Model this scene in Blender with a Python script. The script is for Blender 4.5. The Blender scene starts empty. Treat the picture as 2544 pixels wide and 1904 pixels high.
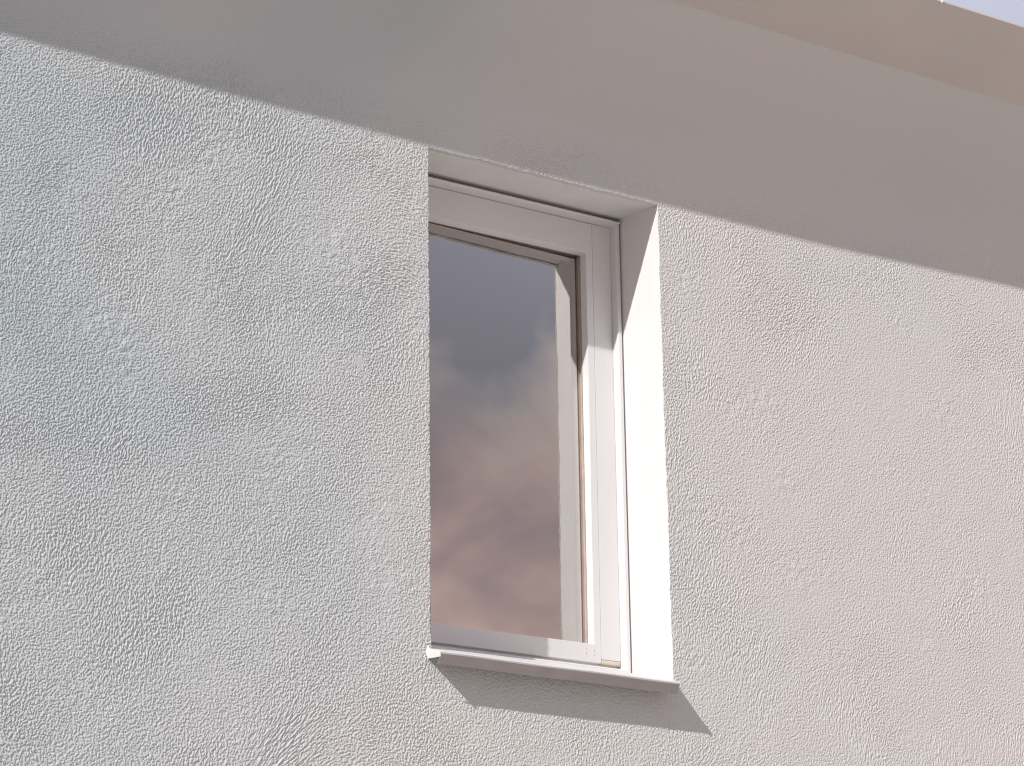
import bpy, bmesh, math
import numpy as np
from mathutils import Vector, Matrix

scene = bpy.context.scene
R = math.radians

# ------------------------------------------------------------ camera
YAW, PITCH, ROLL = 0.545, 0.344, -0.0098
fwd = Vector((math.sin(YAW)*math.cos(PITCH), math.cos(YAW)*math.cos(PITCH), math.sin(PITCH)))
rt = Vector((math.cos(YAW), -math.sin(YAW), 0)); up = rt.cross(fwd)
rt2 = rt*math.cos(ROLL) + up*math.sin(ROLL); up2 = up*math.cos(ROLL) - rt*math.sin(ROLL)
cam_data = bpy.data.cameras.new('camera'); cam = bpy.data.objects.new('camera', cam_data)
scene.collection.objects.link(cam)
cam.matrix_world = Matrix(((rt2.x, up2.x, -fwd.x, -2.4983), (rt2.y, up2.y, -fwd.y, -4.4947),
                           (rt2.z, up2.z, -fwd.z, -1.2154), (0, 0, 0, 1)))
cam_data.sensor_width = 36.0; cam_data.lens = 36.0*5759.4/2544
cam_data.clip_start = 0.05; cam_data.clip_end = 3000
scene.camera = cam

# ------------------------------------------------------------ world
SUN_TO = Vector((-2.2, -1.0, 1.70)).normalized()
SUN_EL = math.asin(SUN_TO.z)
SUN_AZ = math.atan2(SUN_TO.x, SUN_TO.y)
world = bpy.data.worlds.new('World'); scene.world = world; world.use_nodes = True
nt = world.node_tree; nt.nodes.clear()
N = nt.nodes.new; L = nt.links.new
out = N('ShaderNodeOutputWorld'); bg = N('ShaderNodeBackground'); bg.inputs['Strength'].default_value = 0.05
sky = N('ShaderNodeTexSky'); sky.sky_type = 'NISHITA'; sky.sun_disc = False
sky.sun_elevation = SUN_EL; sky.sun_rotation = SUN_AZ
sky.air_density = 1.0; sky.dust_density = 2.0; sky.ozone_density = 1.0
tc = N('ShaderNodeTexCoord')
mp = N('ShaderNodeMapping'); mp.inputs['Scale'].default_value = (1.0, 1.0, 1.5)
mp.inputs['Location'].default_value = (3.1, 1.7, 0.4)
L(tc.outputs['Generated'], mp.inputs['Vector'])
n1 = N('ShaderNodeTexNoise'); n1.inputs['Scale'].default_value = 6.0; n1.inputs['Detail'].default_value = 5
n1.inputs['Roughness'].default_value = 0.5; n1.inputs['Distortion'].default_value = 0.5
L(mp.outputs['Vector'], n1.inputs['Vector'])
sep = N('ShaderNodeSeparateXYZ'); L(tc.outputs['Generated'], sep.inputs[0])
# clouds are densest in the low belt of the sky and thin out overhead
belt = N('ShaderNodeMapRange'); belt.inputs['From Min'].default_value = 0.29; belt.inputs['From Max'].default_value = 0.39
belt.inputs['To Min'].default_value = 0.22; belt.inputs['To Max'].default_value = -0.15
L(sep.outputs['Z'], belt.inputs['Value'])
addm = N('ShaderNodeMath'); addm.operation = 'ADD'; L(n1.outputs['Fac'], addm.inputs[0]); L(belt.outputs[0], addm.inputs[1])
mask = N('ShaderNodeValToRGB'); mask.color_ramp.elements[0].position = 0.47; mask.color_ramp.elements[1].position = 0.78
L(addm.outputs[0], mask.inputs['Fac'])
n2 = N('ShaderNodeTexNoise'); n2.inputs['Scale'].default_value = 6.5; n2.inputs['Detail'].default_value = 4
n2.inputs['Distortion'].default_value = 0.8
L(mp.outputs['Vector'], n2.inputs['Vector'])
ccol = N('ShaderNodeValToRGB'); cr = ccol.color_ramp
cr.elements[0].position = 0.36; cr.elements[0].color = (0.52, 0.395, 0.405, 1)
cr.elements[1].position = 0.66; cr.elements[1].color = (0.98, 0.80, 0.69, 1)
e = cr.elements.new(0.50); e.color = (0.79, 0.59, 0.54, 1)
zc = N('ShaderNodeMapRange'); zc.inputs['From Min'].default_value = 0.23; zc.inputs['From Max'].default_value = 0.31
zc.inputs['To Min'].default_value = -0.06; zc.inputs['To Max'].default_value = 0.08
L(sep.outputs['Z'], zc.inputs['Value'])
ca_ = N('ShaderNodeMath'); ca_.operation = 'ADD'; L(n2.outputs['Fac'], ca_.inputs[0]); L(zc.outputs[0], ca_.inputs[1])
L(ca_.outputs[0], ccol.inputs['Fac'])
csc = N('ShaderNodeVectorMath'); csc.operation = 'SCALE'; csc.inputs['Scale'].default_value = 12.6
L(ccol.outputs['Color'], csc.inputs[0])
# thin high veil greys the blue of the clear sky
veil = N('ShaderNodeMixRGB'); veil.inputs['Fac'].default_value = 0.55; veil.inputs['Color2'].default_value = (6.8, 6.4, 7.0, 1)
L(sky.outputs['Color'], veil.inputs['Color1'])
vg = N('ShaderNodeMapRange'); vg.inputs['From Min'].default_value = 0.30; vg.inputs['From Max'].default_value = 0.52
vg.inputs['To Min'].default_value = 0.62; vg.inputs['To Max'].default_value = 1.6
L(sep.outputs['Z'], vg.inputs['Value'])
vs = N('ShaderNodeVectorMath'); vs.operation = 'SCALE'; L(veil.outputs['Color'], vs.inputs[0]); L(vg.outputs[0], vs.inputs['Scale'])
mixw = N('ShaderNodeMixRGB'); L(mask.outputs['Color'], mixw.inputs['Fac'])
L(vs.outputs[0], mixw.inputs['Color1']); L(csc.outputs[0], mixw.inputs['Color2'])
# the cloud bank opposite the sun is the brighter side of the sky
xg = N('ShaderNodeMapRange'); xg.inputs['From Min'].default_value = -0.3; xg.inputs['From Max'].default_value = 0.5
xg.inputs['To Min'].default_value = 0.75; xg.inputs['To Max'].default_value = 1.75
L(sep.outputs['X'], xg.inputs['Value'])
xs_ = N('ShaderNodeVectorMath'); xs_.operation = 'SCALE'; L(mixw.outputs['Color'], xs_.inputs[0]); L(xg.outputs[0], xs_.inputs['Scale'])
L(xs_.outputs[0], bg.inputs['Color']); L(bg.outputs[0], out.inputs['Surface'])

# ------------------------------------------------------------ sun
sd = bpy.data.lights.new('sun', 'SUN'); sd.energy = 4.0; sd.angle = R(0.5); sd.color = (1.0, 0.975, 0.95)
so = bpy.data.objects.new('sun', sd); scene.collection.objects.link(so)
so.rotation_euler = (-SUN_TO).to_track_quat('-Z', 'Y').to_euler(); so.location = (-6, -4, 6)

scene.cycles.filter_width = 1.15
scene.view_settings.view_transform = 'Standard'; scene.view_settings.look = 'None'
scene.view_settings.exposure = 0.15; scene.view_settings.gamma = 1.0

# ------------------------------------------------------------ helpers
def link(name, me, parent=None, mat=None):
    o = bpy.data.objects.new(name, me); scene.collection.objects.link(o)
    if parent is not None: o.parent = parent
    if mat is not None and me is not None: me.materials.append(mat)
    return o
def from_bm(name, bm, mat, parent=None, smooth=False):
    me = bpy.data.meshes.new(name); bmesh.ops.recalc_face_normals(bm, faces=bm.faces[:]); bm.to_mesh(me); bm.free()
    if smooth:
        for p in me.polygons: p.use_smooth = True
    return link(name, me, parent, mat)
def box(bm, x0, x1, y0, y1, z0, z1):
    v = [bm.verts.new((x, y, z)) for x in (x0, x1) for y in (y0, y1) for z in (z0, z1)]
    for f in ((0,1,3,2), (4,6,7,5), (0,4,5,1), (2,3,7,6), (0,2,6,4), (1,5,7,3)):
        bm.faces.new([v[i] for i in f])
def ring(bm, xo, zo, xi, zi, y0, y1, taper=0.0):
    """rectangular frame ring; xo/zo outer (min,max), xi/zi inner (min,max); front y0, back y1"""
    def loop(x, z, y): return [bm.verts.new(c) for c in ((x[0], y, z[0]), (x[1], y, z[0]), (x[1], y, z[1]), (x[0], y, z[1]))]
    a = loop(xo, zo, y0); b = loop(xi, zi, y0)
    c = loop((xi[0]+taper, xi[1]-taper), (zi[0]+taper, zi[1]-taper), y1); d = loop(xo, zo, y1)
    for i in range(4):
        j = (i+1) % 4
        for p, q in ((a, b), (b, c), (c, d), (d, a)): bm.faces.new((p[i], p[j], q[j], q[i]))
def bevel(o, w=0.0015, seg=3):
    m = o.modifiers.new('bevel', 'BEVEL'); m.width = w; m.segments = seg; m.limit_method = 'ANGLE'; m.angle_limit = R(35)
    for p in o.data.polygons: p.use_smooth = True
    o.modifiers.new('wn', 'WEIGHTED_NORMAL')

def mat_base(name, rough=0.6, spec=0.3):
    m = bpy.data.materials.new(name); m.use_nodes = True
    b = m.node_tree.nodes['Principled BSDF']; b.inputs['Roughness'].default_value = rough
    b.inputs['Specular IOR Level'].default_value = spec
    return m, m.node_tree, b
def painted(name, c1, c2, scale=6, rough=0.5, spec=0.3, bump=0.0, bscale=400, dirt=None):
    m, t, b = mat_base(name, rough, spec)
    tcn = t.nodes.new('ShaderNodeTexCoord')
    n = t.nodes.new('ShaderNodeTexNoise'); n.inputs['Scale'].default_value = scale; n.inputs['Detail'].default_value = 6
    t.links.new(tcn.outputs['Object'], n.inputs['Vector'])
    r = t.nodes.new('ShaderNodeValToRGB'); r.color_ramp.elements[0].position = 0.35; r.color_ramp.elements[1].position = 0.65
    r.color_ramp.elements[0].color = (*c1, 1); r.color_ramp.elements[1].color = (*c2, 1)
    t.links.new(n.outputs['Fac'], r.inputs['Fac']); src = r.outputs['Color']
    if dirt:   # sparse specks of grime
        n3 = t.nodes.new('ShaderNodeTexNoise'); n3.inputs['Scale'].default_value = dirt[0]; n3.inputs['Detail'].default_value = 3
        t.links.new(tcn.outputs['Object'], n3.inputs['Vector'])
        r3 = t.nodes.new('ShaderNodeValToRGB'); r3.color_ramp.elements[0].position = dirt[1]; r3.color_ramp.elements[1].position = dirt[1]+0.05
        t.links.new(n3.outputs['Fac'], r3.inputs['Fac'])
        mx = t.nodes.new('ShaderNodeMixRGB'); t.links.new(r3.outputs['Color'], mx.inputs['Fac'])
        t.links.new(src, mx.inputs['Color1']); mx.inputs['Color2'].default_value = (*dirt[2], 1); src = mx.outputs['Color']
    t.links.new(src, b.inputs['Base Color'])
    if bump:
        n2 = t.nodes.new('ShaderNodeTexNoise'); n2.inputs['Scale'].default_value = bscale; n2.inputs['Detail'].default_value = 4
        t.links.new(tcn.outputs['Object'], n2.inputs['Vector'])
        bp = t.nodes.new('ShaderNodeBump'); bp.inputs['Strength'].default_value = 1.0; bp.inputs['Distance'].default_value = bump
        t.links.new(n2.outputs['Fac'], bp.inputs['Height']); t.links.new(bp.outputs['Normal'], b.inputs['Normal'])
    return m

# rough render; an overlaid sky tint and darkening to the left put into its colour
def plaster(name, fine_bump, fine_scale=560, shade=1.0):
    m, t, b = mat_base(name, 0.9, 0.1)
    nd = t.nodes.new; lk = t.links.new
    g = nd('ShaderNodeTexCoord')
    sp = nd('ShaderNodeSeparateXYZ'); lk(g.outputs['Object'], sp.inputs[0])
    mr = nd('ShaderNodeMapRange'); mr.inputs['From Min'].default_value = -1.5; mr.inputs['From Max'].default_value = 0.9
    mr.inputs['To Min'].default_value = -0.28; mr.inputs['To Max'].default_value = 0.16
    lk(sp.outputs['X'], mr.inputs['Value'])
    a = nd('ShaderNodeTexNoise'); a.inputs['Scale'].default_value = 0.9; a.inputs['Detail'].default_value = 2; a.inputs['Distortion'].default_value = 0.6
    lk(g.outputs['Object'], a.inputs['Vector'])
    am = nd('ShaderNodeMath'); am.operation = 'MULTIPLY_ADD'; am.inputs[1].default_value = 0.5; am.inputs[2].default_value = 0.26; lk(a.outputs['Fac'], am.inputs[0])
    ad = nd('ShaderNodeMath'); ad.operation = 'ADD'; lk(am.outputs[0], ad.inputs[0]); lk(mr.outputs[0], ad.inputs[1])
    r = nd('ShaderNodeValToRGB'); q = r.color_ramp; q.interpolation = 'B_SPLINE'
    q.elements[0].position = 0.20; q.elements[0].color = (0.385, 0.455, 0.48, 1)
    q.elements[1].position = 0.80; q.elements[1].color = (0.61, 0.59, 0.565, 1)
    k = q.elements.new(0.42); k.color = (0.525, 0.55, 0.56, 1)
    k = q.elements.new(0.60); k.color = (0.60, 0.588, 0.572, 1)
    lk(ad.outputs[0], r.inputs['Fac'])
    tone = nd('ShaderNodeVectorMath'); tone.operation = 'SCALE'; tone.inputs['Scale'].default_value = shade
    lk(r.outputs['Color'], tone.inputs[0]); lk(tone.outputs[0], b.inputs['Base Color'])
    n2 = nd('ShaderNodeTexNoise'); n2.inputs['Scale'].default_value = fine_scale; n2.inputs['Detail'].default_value = 3
    lk(g.outputs['Object'], n2.inputs['Vector'])
    bp = nd('ShaderNodeBump'); bp.inputs['Strength'].default_value = 1.0; bp.inputs['Distance'].default_value = fine_bump
    lk(n2.outputs['Fac'], bp.inputs['Height']); lk(bp.outputs['Normal'], b.inputs['Normal'])
    return m

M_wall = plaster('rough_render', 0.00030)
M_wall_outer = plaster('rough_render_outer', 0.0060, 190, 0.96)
M_reveal = painted('smooth_render', (0.69, 0.68, 0.67), (0.73, 0.72, 0.71), 8, 0.85, 0.15, 0.0004, 60, dirt=(70, 0.79, (0.62, 0.58, 0.53)))
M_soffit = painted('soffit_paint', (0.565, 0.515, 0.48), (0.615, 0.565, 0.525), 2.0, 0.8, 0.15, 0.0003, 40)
M_cove = painted('cove_plaster', (0.60, 0.575, 0.555), (0.655, 0.625, 0.60), 1.6, 0.9, 0.1, 0.0004, 120)
M_pvc = painted('white_pvc', (0.67, 0.66, 0.66), (0.70, 0.69, 0.69), 3, 0.38, 0.4, dirt=(55, 0.78, (0.6, 0.56, 0.52)))
M_metal = painted('coated_metal', (0.60, 0.59, 0.58), (0.66, 0.65, 0.64), 9, 0.42, 0.4, dirt=(45, 0.70, (0.42, 0.34, 0.27)))
M_lip = painted('shaded_lip', (0.38, 0.355, 0.35), (0.42, 0.395, 0.385), 20, 0.6, 0.2)  # darker copy of the sill metal: shade on the lip put into its colour
M_seal = painted('sealant', (0.82, 0.81, 0.79), (0.88, 0.87, 0.85), 60, 0.6, 0.3, 0.0008, 150)
M_gap = painted('gasket', (0.27, 0.22, 0.19), (0.36, 0.30, 0.26), 90, 0.8, 0.2)
M_spacer = painted('spacer', (0.34, 0.28, 0.245), (0.40, 0.33, 0.29), 30, 0.5, 0.3)
M_tan = painted('yellowed_plastic', (0.55, 0.50, 0.42), (0.60, 0.55, 0.47), 30, 0.5, 0.3)
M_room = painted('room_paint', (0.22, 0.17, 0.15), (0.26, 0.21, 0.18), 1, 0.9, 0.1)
M_roof = painted('roof_sheet', (0.30, 0.29, 0.29), (0.36, 0.35, 0.34), 3, 0.6, 0.3)
M_ground = painted('pale_gravel', (0.43, 0.395, 0.37), (0.51, 0.47, 0.445), 0.6, 0.95, 0.1, 0.01, 12)

def glass_mat(name, refl):
    m = bpy.data.materials.new(name); m.use_nodes = True; t = m.node_tree; t.nodes.clear()
    o = t.nodes.new('ShaderNodeOutputMaterial'); mx = t.nodes.new('ShaderNodeMixShader')
    tr = t.nodes.new('ShaderNodeBsdfTransparent'); tr.inputs['Color'].default_value = (0.94, 0.93, 0.92, 1)
    gl = t.nodes.new('ShaderNodeBsdfGlossy'); gl.inputs['Roughness'].default_value = 0.0; gl.inputs['Color'].default_value = (1.0, 0.97, 0.95, 1)
    lw = t.nodes.new('ShaderNodeFresnel'); lw.inputs['IOR'].default_value = 1.5
    mr = t.nodes.new('ShaderNodeMapRange'); mr.inputs['From Min'].default_value = 0.04; mr.inputs['From Max'].default_value = 1
    mr.inputs['To Min'].default_value = refl; mr.inputs['To Max'].default_value = 1
    # large, very shallow waviness of float glass
    g = t.nodes.new('ShaderNodeTexCoord'); n = t.nodes.new('ShaderNodeTexNoise'); n.inputs['Scale'].default_value = 3.0
    t.links.new(g.outputs['Object'], n.inputs['Vector'])
    bp = t.nodes.new('ShaderNodeBump'); bp.inputs['Strength'].default_value = 1; bp.inputs['Distance'].default_value = 0.0006
    t.links.new(n.outputs['Fac'], bp.inputs['Height']); t.links.new(bp.outputs['Normal'], gl.inputs['Normal'])
    t.links.new(lw.outputs[0], mr.inputs['Value']); t.links.new(mr.outputs[0], mx.inputs['Fac'])
    t.links.new(tr.outputs[0], mx.inputs[1]); t.links.new(gl.outputs[0], mx.inputs[2]); t.links.new(mx.outputs[0], o.inputs['Surface'])
    return m
M_glass = glass_mat('coated_glass', 0.45)

# ------------------------------------------------------------ ground
bm = bmesh.new(); G = -2.8
v = [bm.verts.new(c) for c in ((-900, -900, G), (900, -900, G), (900, 900, G), (-900, 900, G))]; bm.faces.new(v)
g = from_bm('ground', bm, M_ground); g['kind'] = 'structure'

# ------------------------------------------------------------ house
house = bpy.data.objects.new('house', None); scene.collection.objects.link(house); house.location = (0, 0, 0)
house['label'] = 'pale rough rendered house wall with one deep-set white window under a smooth roof overhang'
house['category'] = 'house'

W, D = 0.6715, 0.174            # opening width, reveal depth
ZB, ZT = -0.018, 1.236         # opening bottom / top on the wall face
ZE = 1.851                     # soffit height
EAVE = 0.365

# --- rough render: a real relief, combed by a float in arcs
S = 0.0012
nx0, nx1 = -1290, 1960          # grid columns either side of x = 0
nz0, nz1 = -520, 1184
xs = np.arange(nx0, nx1+1)*S
jW = int(round(W/S)); kB = int(round(ZB/S)); kT = int(round(ZT/S))
zs = np.arange(nz0, nz1+1)*S
X, Z = np.meshgrid(xs, zs)
rng = np.random.default_rng(11)
def blur(a, n, axis):
    k = np.exp(-0.5*(np.arange(-3*n, 3*n+1)/max(n, 1))**2); k /= k.sum()
    r = np.zeros_like(a)
    for i, w in enumerate(k): r += w*np.roll(a, i-3*n, axis)
    return r
def gauss_f(a, s):              # isotropic blur by FFT, s in cells
    fy = np.fft.fftfreq(a.shape[0])[:, None]; fx = np.fft.rfftfreq(a.shape[1])[None, :]
    return np.fft.irfft2(np.fft.rfft2(a)*np.exp(-2*(np.pi*s)**2*(fx*fx+fy*fy)), s=a.shape)
# direction field
c2 = -0.55*np.ones_like(X); s2 = 0.25*np.ones_like(X)      # mostly upright strokes
cen = rng.uniform((-1.5, -0.6), (2.4, 2.0), (46, 2))
for cx, cz in cen:
    rad = rng.uniform(0.14, 0.30); dx = X-cx; dz = Z-cz; d = np.sqrt(dx*dx+dz*dz)+1e-4
    wgt = np.exp(-((d-rad)/(0.45*rad))**2)*(dz > -0.25*rad)*rng.uniform(0.4, 1.6)
    th = np.arctan2(dx, -dz)
    c2 += wgt*np.cos(2*th); s2 += wgt*np.sin(2*th)
c2 = gauss_f(c2, 8); s2 = gauss_f(s2, 8)
ang = 0.5*np.arctan2(s2, c2); coh = np.clip(np.sqrt(c2*c2+s2*s2)/1.3, 0.15, 1)
ca = np.cos(ang); sa = np.sin(ang)
white = gauss_f(rng.standard_normal(X.shape), 0.50); white /= white.std()
I, J = np.meshgrid(np.arange(X.shape[1]), np.arange(X.shape[0]))
lenf = gauss_f(rng.standard_normal(X.shape), 55); lenf /= lenf.std()
Ls = (0.7 + 2.6*coh*np.clip(0.45+0.55*lenf, 0.0, 1.7))      # stroke half-length in cells
acc = np.zeros_like(X); wsum = np.zeros_like(X)
for k in range(-14, 15):
    w = np.exp(-0.5*(k/Ls)**2)
    ii = np.clip(np.rint(I+ca*k).astype(int), 0, X.shape[1]-1); jj = np.clip(np.rint(J+sa*k).astype(int), 0, X.shape[0]-1)
    acc += w*white[jj, ii]; wsum += w*w
h = acc/np.sqrt(wsum)
h = gauss_f(h, 0.42); h -= gauss_f(h, 3); h /= h.std()
# beads of sand standing on the flatter bed: one per cell of a jittered grid
def beads(p, rmin, rmax, seed):
    g_ = np.random.default_rng(seed); wx = 0.9*gauss_f(g_.standard_normal(X.shape), 6); wx *= 2.2/wx.std()*0.5
    wy = gauss_f(g_.standard_normal(X.shape), 6); wy *= 1.1/wy.std()
    U = (I+wx)/p+2; V_ = (J+wy)/p+2; iu = np.floor(U).astype(int); iv = np.floor(V_).astype(int)
    nu = iu.max()+4; nv_ = iv.max()+4
    jx = g_.uniform(0.08, 0.92, (nv_, nu)); jy = g_.uniform(0.08, 0.92, (nv_, nu))
    rr = g_.uniform(rmin, rmax, (nv_, nu))/p; hh = g_.uniform(0.35, 1.0, (nv_, nu))**1.0
    o_ = np.zeros(X.shape)
    for a_ in (-1, 0, 1):
        for b_ in (-1, 0, 1):
            cu = np.clip(iu+a_, 0, nu-1); cv = np.clip(iv+b_, 0, nv_-1)
            d2 = ((U-cu-jx[cv, cu])**2+(V_-cv-jy[cv, cu])**2)/rr[cv, cu]**2
            o_ = np.maximum(o_, hh[cv, cu]*np.sqrt(np.clip(1-d2, 0, 1)))
    return o_
grain = gauss_f(beads(3.2, 1.65, 2.6, 21), 0.42)
fine = gauss_f(rng.standard_normal(X.shape), 0.6); grain = grain+0.06*fine/fine.std()
grain = (grain-gauss_f(grain, 5)); grain /= grain.std()
amp = gauss_f(rng.standard_normal(X.shape), 45); amp /= amp.std()
coarse = gauss_f(rng.standard_normal(X.shape), 3.6); coarse /= coarse.std()
cl = gauss_f(rng.standard_normal(X.shape), 30); cl = np.clip(cl/cl.std(), 0, 2)
big = gauss_f(rng.standard_normal(X.shape), 14); big /= big.std()
mix = np.clip(0.44+0.22*amp, 0.12, 0.75)
H = 0.00080*((1-mix)*grain + mix*h)*np.clip(1+0.22*amp, 0.55, 1.5) + 0.00040*coarse*cl*0.5 + 0.00018*big
H *= np.clip(1.25-0.34*(X+0.2), 0.74, 1.45)
def spot(x, z, rx, rz): return np.exp(-(((X-x)/rx)**2+((Z-z)/rz)**2)**2)
H = H*(1-0.85*spot(-0.187, 0.648, 0.014, 0.016))              # a filled, smeared patch
for px_, pz_, pr_ in ((-0.236, 0.644, 0.0045), (-0.183, 0.573, 0.005), (-0.274, 0.498, 0.003), (-0.62, 0.92, 0.004), (1.15, 0.35, 0.0035)):
    H = H-0.0014*spot(px_, pz_, pr_, pr_*0.8)                 # pits where a grain was dragged out
H *= np.clip((1.395-Z)/0.12, 0, 1)*np.clip((X-xs[0])/0.004, 0.0, 1)*np.clip((xs[-1]-X)/0.004, 0.0, 1)*np.clip((Z-zs[0])/0.004, 0.0, 1)
H = np.tanh(H/0.0016)*0.0016
Y = -0.0016-H
# opening edges wander by a millimetre or two like hand-run arrises
def wob(n, s, seed):
    a = np.random.default_rng(seed).standard_normal(n+200); k = np.exp(-0.5*(np.arange(-3*s, 3*s+1)/s)**2)
    a = np.convolve(a, k/k.sum(), 'same')[100:100+n]; return a/a.std()
shL = (-0.0067+(1.236-zs)/1.24*0.011)+0.0006*wob(len(zs), 12, 1)+0.0005*wob(len(zs), 2, 5)
shR = -0.0015+0.0006*wob(len(zs), 12, 2)+0.0003*wob(len(zs), 2, 6)
Xd = X + shL[:, None]*np.exp(-np.abs(X)/0.10) + shR[:, None]*np.exp(-np.abs(X-W)/0.10)
shT = 0.0015*np.clip(1-xs/0.5, 0, 1)+0.0006*wob(len(xs), 14, 3)+0.0005*wob(len(xs), 3, 7)
Zd = Z + shT[None, :]*np.exp(-np.abs(Z-ZT)/0.10)
co = np.stack([Xd, Y, Zd], -1).reshape(-1, 3)
nxn = len(xs); nzn = len(zs)
idx = np.arange(nxn*nzn).reshape(nzn, nxn)
keep = np.ones((nzn-1, nxn-1), bool)
a0 = -nx0; b0 = kB-nz0; t0 = kT-nz0
keep[b0:t0, a0:a0+jW] = False
q = np.stack([idx[:-1, :-1], idx[:-1, 1:], idx[1:, 1:], idx[1:, :-1]], -1)[keep]
verts = [co]; faces = [q]; nv = len(co)
# arris returning into the reveal
loop = [idx[b0, i] for i in range(a0, a0+jW)] + [idx[j, a0+jW] for j in range(b0, t0)] + \
       [idx[t0, i] for i in range(a0+jW, a0, -1)] + [idx[j, a0] for j in range(t0, b0, -1)]
loop = np.array(loop); back = co[loop].copy(); back[:, 1] = np.where(back[:, 2] > ZT-0.004, 0.012, 0.006)
back[:, 0] += np.where(back[:, 0] > W-0.006, 0.004, 0.0)*(back[:, 2] < ZT-0.004)
bi = nv+np.arange(len(loop)); verts.append(back); nv += len(back)
nl = np.roll(loop, -1); nb = np.roll(bi, -1)
faces.append(np.stack([loop, nl, nb, bi], -1))
# the rest of the facade and the house body
xa, xb, za, zb = xs[0], xs[-1], zs[0], zs[-1]
HX0, HX1, HY = -6.0, 8.0, 7.0
def quad(*c):
    global nv
    verts.append(np.array(c, float)); faces.append(np.array([[nv, nv+1, nv+2, nv+3]])); nv += 4
fy = -0.0016
quad((HX0, fy, G), (xa, fy, G), (xa, fy, zb), (HX0, fy, zb))
quad((xb, fy, G), (HX1, fy, G), (HX1, fy, zb), (xb, fy, zb))
quad((xa, fy, G), (xb, fy, G), (xb, fy, za), (xa, fy, za))
quad((HX0, fy, G), (HX0, HY, G), (HX0, HY, ZE), (HX0, fy, ZE))
quad((HX1, fy, G), (HX1, fy, ZE), (HX1, HY, ZE), (HX1, HY, G))
quad((HX0, HY, G), (HX1, HY, G), (HX1, HY, ZE), (HX0, HY, ZE))
V = np.concatenate(verts).astype(np.float32); F = np.concatenate(faces).astype(np.int32)
me = bpy.data.meshes.new('wall')
me.vertices.add(len(V)); me.vertices.foreach_set('co', V.ravel())
me.loops.add(F.size); me.loops.foreach_set('vertex_index', F.ravel())
me.polygons.add(len(F)); me.polygons.foreach_set('loop_start', np.arange(0, F.size, 4, dtype=np.int32))
me.polygons.foreach_set('loop_total', np.full(len(F), 4, np.int32))
me.polygons.foreach_set('use_smooth', np.concatenate([np.ones(len(q), bool), np.zeros(len(F)-len(q), bool)]))
mi_ = np.zeros(len(F), np.int32); mi_[-7:] = 1; me.polygons.foreach_set('material_index', mi_)
me.update(calc_edges=True)
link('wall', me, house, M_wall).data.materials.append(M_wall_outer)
# --- smooth reveal: left, right and head linings
bm = bmesh.new()
def rq(*c): bm.faces.new([bm.verts.new(p) for p in c])
ZF = 1.262
N_ = 24
for side, x0, x1 in ((0, -0.006, 0.0), (1, W+0.0006, 0.6745)):
    for i in range(N_):
        za_ = -0.06+(ZT+0.06)*i/N_; zb_ = -0.06+(ZT+0.06)*(i+1)/N_
        za2 = -0.06+(1.2745+0.06)*i/N_; zb2 = -0.06+(1.2745+0.06)*(i+1)/N_
        def ex(z): return (-0.0067+(1.236-z)/1.24*0.011) if side == 0 else x0
        fxa, fxb = ex(za_), ex(zb_)
        rq((fxa, -0.0004, za_), (x1, D+0.08, za2), (x1, D+0.08, zb2), (fxb, -0.0004, zb_))
rq((-0.008, -0.0004, ZT+0.0020), (W+0.001, -0.0004, ZT+0.0004), (0.6765, D+0.08, ZF+0.0105), (-0.001, D+0.08, ZF+0.0105))
bmesh.ops.remove_doubles(bm, verts=bm.verts[:], dist=0.0002)
from_bm('window_reveal', bm, M_reveal, house)

# --- roof overhang: soffit, thin drip edge and roof skin
bm = bmesh.new()
n = 140; ex0, ex1 = -6.4, 8.4
ctrl_x = [-6.4, -2.4, -1.9, -1.36, -0.8, -0.13, 0.43, 1.13, 1.8, 8.4]
ctrl_d = [0.02, 0.018, 0.0135, 0.007, 0.003, 0.002, 0.0, 0.010, 0.004, 0.004]
ring0 = []
LY, LZ = -0.10, 1.7780
cove = []
for i in range(41):
    x = HX0+(HX1-HX0)*i/40
    row = [(x, -0.0016, zb)]
    for k in range(1, 25):
        t_ = k/24
        row.append((x, -0.0016+(LY+0.0016)*(t_**3.0), zb+(LZ-zb)*t_))
    row += [(x, LY-0.0015, LZ+0.0006), (x, LY-0.0030, LZ+0.0020)]
    cove.append([bm.verts.new(c) for c in row])
for i in range(40):
    for k in range(len(cove[0])-1):
        f_ = bm.faces.new((cove[i][k], cove[i+1][k], cove[i+1][k+1], cove[i][k+1])); f_.smooth = k <= 23
from_bm('cove', bm, M_wall, house)
bm = bmesh.new()
for i in range(n+1):
    x = ex0+(ex1-ex0)*i/n
    e_ = EAVE-np.interp(x, ctrl_x, ctrl_d)
    ring0.append([bm.verts.new(c) for c in ((x, LY+0.001, LZ+0.0010), (x, -e_+0.006, ZE+0.0005), (x, -e_, ZE+0.002), (x, -e_, ZE+0.007), (x, -e_+0.01, ZE+0.010),
                                           (x, 3.2, ZE+0.010+3.2*0.30), (x, 6.9, ZE-0.02), (x, 3.2, ZE+0.8))])
for i in range(n):
    a, b = ring0[i], ring0[i+1]
    for k in range(5): bm.faces.new((a[k], b[k], b[k+1], a[k+1]))
    bm.faces.new((a[5], b[5], b[6], a[6]))
for rr in (ring0[0], ring0[-1]): bm.faces.new([rr[k] for k in (0, 1, 2, 3, 4, 5, 6)])
for rr in ring0: bm.verts.remove(rr[7])
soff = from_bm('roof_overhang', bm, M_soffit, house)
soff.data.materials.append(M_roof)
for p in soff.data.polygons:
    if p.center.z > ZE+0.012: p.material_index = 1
bm = bmesh.new(); box(bm, 1.376, 1.381, -EAVE-0.0010, -EAVE+0.0180, ZE-0.0022, ZE+0.010)
from_bm('drip_edge_joint', bm, M_metal, soff)

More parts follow.
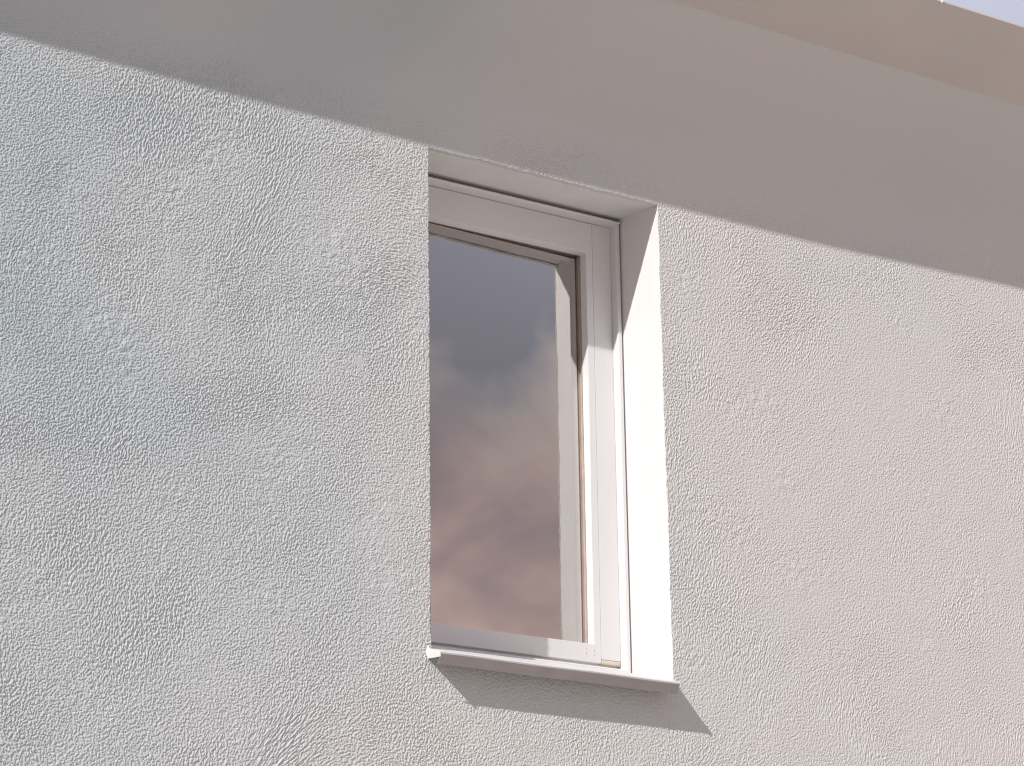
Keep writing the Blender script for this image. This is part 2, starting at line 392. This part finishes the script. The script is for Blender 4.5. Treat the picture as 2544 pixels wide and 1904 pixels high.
# --- window: frame, sash, bead, panes, sill
bm = bmesh.new()
ring(bm, (0.0055, 0.6690), (0.028, 1.2535), (0.0175, 0.6565), (0.046, 1.2425), D, D+0.075)
window = from_bm('window', bm, M_pvc, house); bevel(window, 0.003, 4)
window['label'] = 'white framed window set deep in its smooth reveal'
bm = bmesh.new()      # rounded moulding under the head of the frame
for i in range(9):
    pass
seg = []
for i in range(9):
    a_ = math.pi*i/8
    yy = D-0.0005-0.007*math.sin(a_); zz = 1.2505-0.0045*(1-math.cos(a_))*0.5*1.6
    seg.append((bm.verts.new((0.008, yy, zz)), bm.verts.new((0.6665, yy, zz))))
for i in range(8): bm.faces.new((seg[i][0], seg[i][1], seg[i+1][1], seg[i+1][0]))
from_bm('head_moulding', bm, M_pvc, window, smooth=True)
bm = bmesh.new()      # dark caulk joint round the frame
ring(bm, (-0.001, 0.6765), (0.03, 1.272), (0.0050, 0.6695), (0.036, 1.2540), D+0.010, D+0.03)
from_bm('gasket', bm, M_gap, window)
FX = 0.5985
bm = bmesh.new(); ring(bm, (W-FX, FX-0.0003), (0.0600, 1.2415), (0.0955, 0.5780), (0.1070, 1.1565), D+0.026, D+0.055, 0.0)
sash = from_bm('sash', bm, M_pvc, window); bevel(sash, 0.0016, 3)
bm = bmesh.new(); ring(bm, (0.093, 0.580), (0.1045, 1.159), (0.0972, 0.5763), (0.1088, 1.1550), D+0.0535, D+0.0562)
bead = from_bm('glazing_bead', bm, M_gap, window); bevel(bead, 0.001, 2)
for x0, x1 in ((FX+0.0003, 0.6562), (0.0178, W-FX-0.0003)):
    bm = bmesh.new(); box(bm, x0, x1, D+0.0262, D+0.07, 0.0706, 1.2418)
    s_ = from_bm('frame_stile', bm, M_pvc, window); bevel(s_, 0.0012, 3)
bm = bmesh.new(); box(bm, FX+0.0008, 0.6560, D+0.0255, D+0.07, 0.0585, 0.0702)
s_ = from_bm('corner_block', bm, M_tan, window); bevel(s_, 0.003, 3); s_['label'] = 'beige block at the foot of the right stile'
bm = bmesh.new(); box(bm, 0.0178, 0.656, D+0.040, D+0.074, 0.0465, 0.0598)
from_bm('bottom_rebate', bm, M_pvc, window)
for hx, hz in ((0.5548, 0.0925), (0.5778, 0.0905), (0.5548, 0.0810), (0.5778, 0.0790)):
    bm = bmesh.new()
    bmesh.ops.create_cone(bm, cap_ends=True, segments=12, radius1=0.0011, radius2=0.0011, depth=0.0008,
                          matrix=Matrix.Translation((hx, D+0.0258, hz)) @ Matrix.Rotation(R(90), 4, 'X'))
    from_bm('screw_hole', bm, M_gap, window)
bm = bmesh.new(); ring(bm, (W-FX, FX-0.0003), (0.0600, 1.2415), (0.0950, 0.5784), (0.0770, 1.1700), D+0.0575, D+0.100)
from_bm('inner_rail', bm, M_spacer, window)
for nm, yy, mt in (('pane', (D+0.0568, D+0.0665), M_glass),):
    bm = bmesh.new(); f = bm.faces.new([bm.verts.new(c) for c in ((0.0752, yy[0], 0.0775), (0.5975, yy[1], 0.0775), (0.5975, yy[1], 1.186), (0.0752, yy[0], 1.186))])
    from_bm(nm, bm, mt, window)

# --- sill: folded coated sheet with end caps
XL, XR, SF = -0.001, 0.6490, 0.0585
prof = [(D+0.045, 0.0485), (0.10, 0.020), (0.004, -0.0100), (-SF+0.004, -0.0292), (-SF, -0.0312), (-SF+0.0010, -0.0332),
        (-SF+0.0085, -0.0435), (-SF+0.0155, -0.0525), (-SF+0.0165, -0.0538)]
bm = bmesh.new(); cols = []
nseg = 40
for i in range(nseg+1):
    x = XL+(XR-XL)*i/nseg; dzx = -0.0022*(x/0.66)+0.0006*math.sin(x*19)
    lo = []
    for (yy, zz) in prof:
        xx = x
        if yy > 0: xx = 0.001+(x-XL)/(XR-XL)*0.6725
        lo.append(bm.verts.new((xx, yy, zz+dzx)))
    cols.append(lo)
for i in range(nseg):
    for k in range(len(prof)-1):
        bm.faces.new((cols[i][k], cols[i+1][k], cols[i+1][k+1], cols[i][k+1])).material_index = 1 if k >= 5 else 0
sill = from_bm('window_sill', bm, M_metal, house)
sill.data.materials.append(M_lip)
m = sill.modifiers.new('solid', 'SOLIDIFY'); m.thickness = 0.0016; m.offset = -1
for x0, x1, dz in ((XL-0.0035, XL-0.0005, 0.0), (XR+0.0005, XR+0.0035, -0.0025)):
    bm = bmesh.new()
    pts = [(0.004, -0.008), (0.004, -0.034), (-SF+0.004, -0.0410), (-SF-0.0006, -0.0410), (-SF-0.0006, -0.0300), (-SF+0.006, -0.0262)]
    a = [bm.verts.new((x0, y, z+dz)) for y, z in pts]; b = [bm.verts.new((x1, y, z+dz)) for y, z in pts]
    bm.faces.new(a); bm.faces.new(b[::-1])
    for i in range(6): bm.faces.new((a[i], a[(i+1) % 6], b[(i+1) % 6], b[i]))
    c_ = from_bm('end_cap', bm, M_metal, sill); bevel(c_, 0.0006, 2)
def blob(center, r, sc, seed, name, mat, parent):
    bm = bmesh.new(); bmesh.ops.create_icosphere(bm, subdivisions=4, radius=1)
    rg = np.random.default_rng(seed); ph = rg.uniform(0, 6, 6)
    for v_ in bm.verts:
        c = v_.co; k = 1+0.18*math.sin(3*c.x+ph[0]+2*c.z)+0.14*math.sin(5*c.z+ph[1])+0.10*math.sin(7*c.y+ph[2]+4*c.x)+0.05*math.sin(13*c.z+ph[3]+9*c.x)
        v_.co = Vector((center[0]+c.x*k*r*sc[0], center[1]+c.y*k*r*sc[1], center[2]+c.z*k*r*sc[2]))
    return from_bm(name, bm, mat, parent, smooth=True)
blob((-0.0030, -0.003, -0.020), 0.0075, (0.75, 0.45, 1.7), 3, 'sealant', M_seal, sill)
blob((0.6755, -0.003, -0.0235), 0.008, (0.9, 0.4, 0.7), 4, 'sealant', M_seal, sill)

# --- the room behind the panes
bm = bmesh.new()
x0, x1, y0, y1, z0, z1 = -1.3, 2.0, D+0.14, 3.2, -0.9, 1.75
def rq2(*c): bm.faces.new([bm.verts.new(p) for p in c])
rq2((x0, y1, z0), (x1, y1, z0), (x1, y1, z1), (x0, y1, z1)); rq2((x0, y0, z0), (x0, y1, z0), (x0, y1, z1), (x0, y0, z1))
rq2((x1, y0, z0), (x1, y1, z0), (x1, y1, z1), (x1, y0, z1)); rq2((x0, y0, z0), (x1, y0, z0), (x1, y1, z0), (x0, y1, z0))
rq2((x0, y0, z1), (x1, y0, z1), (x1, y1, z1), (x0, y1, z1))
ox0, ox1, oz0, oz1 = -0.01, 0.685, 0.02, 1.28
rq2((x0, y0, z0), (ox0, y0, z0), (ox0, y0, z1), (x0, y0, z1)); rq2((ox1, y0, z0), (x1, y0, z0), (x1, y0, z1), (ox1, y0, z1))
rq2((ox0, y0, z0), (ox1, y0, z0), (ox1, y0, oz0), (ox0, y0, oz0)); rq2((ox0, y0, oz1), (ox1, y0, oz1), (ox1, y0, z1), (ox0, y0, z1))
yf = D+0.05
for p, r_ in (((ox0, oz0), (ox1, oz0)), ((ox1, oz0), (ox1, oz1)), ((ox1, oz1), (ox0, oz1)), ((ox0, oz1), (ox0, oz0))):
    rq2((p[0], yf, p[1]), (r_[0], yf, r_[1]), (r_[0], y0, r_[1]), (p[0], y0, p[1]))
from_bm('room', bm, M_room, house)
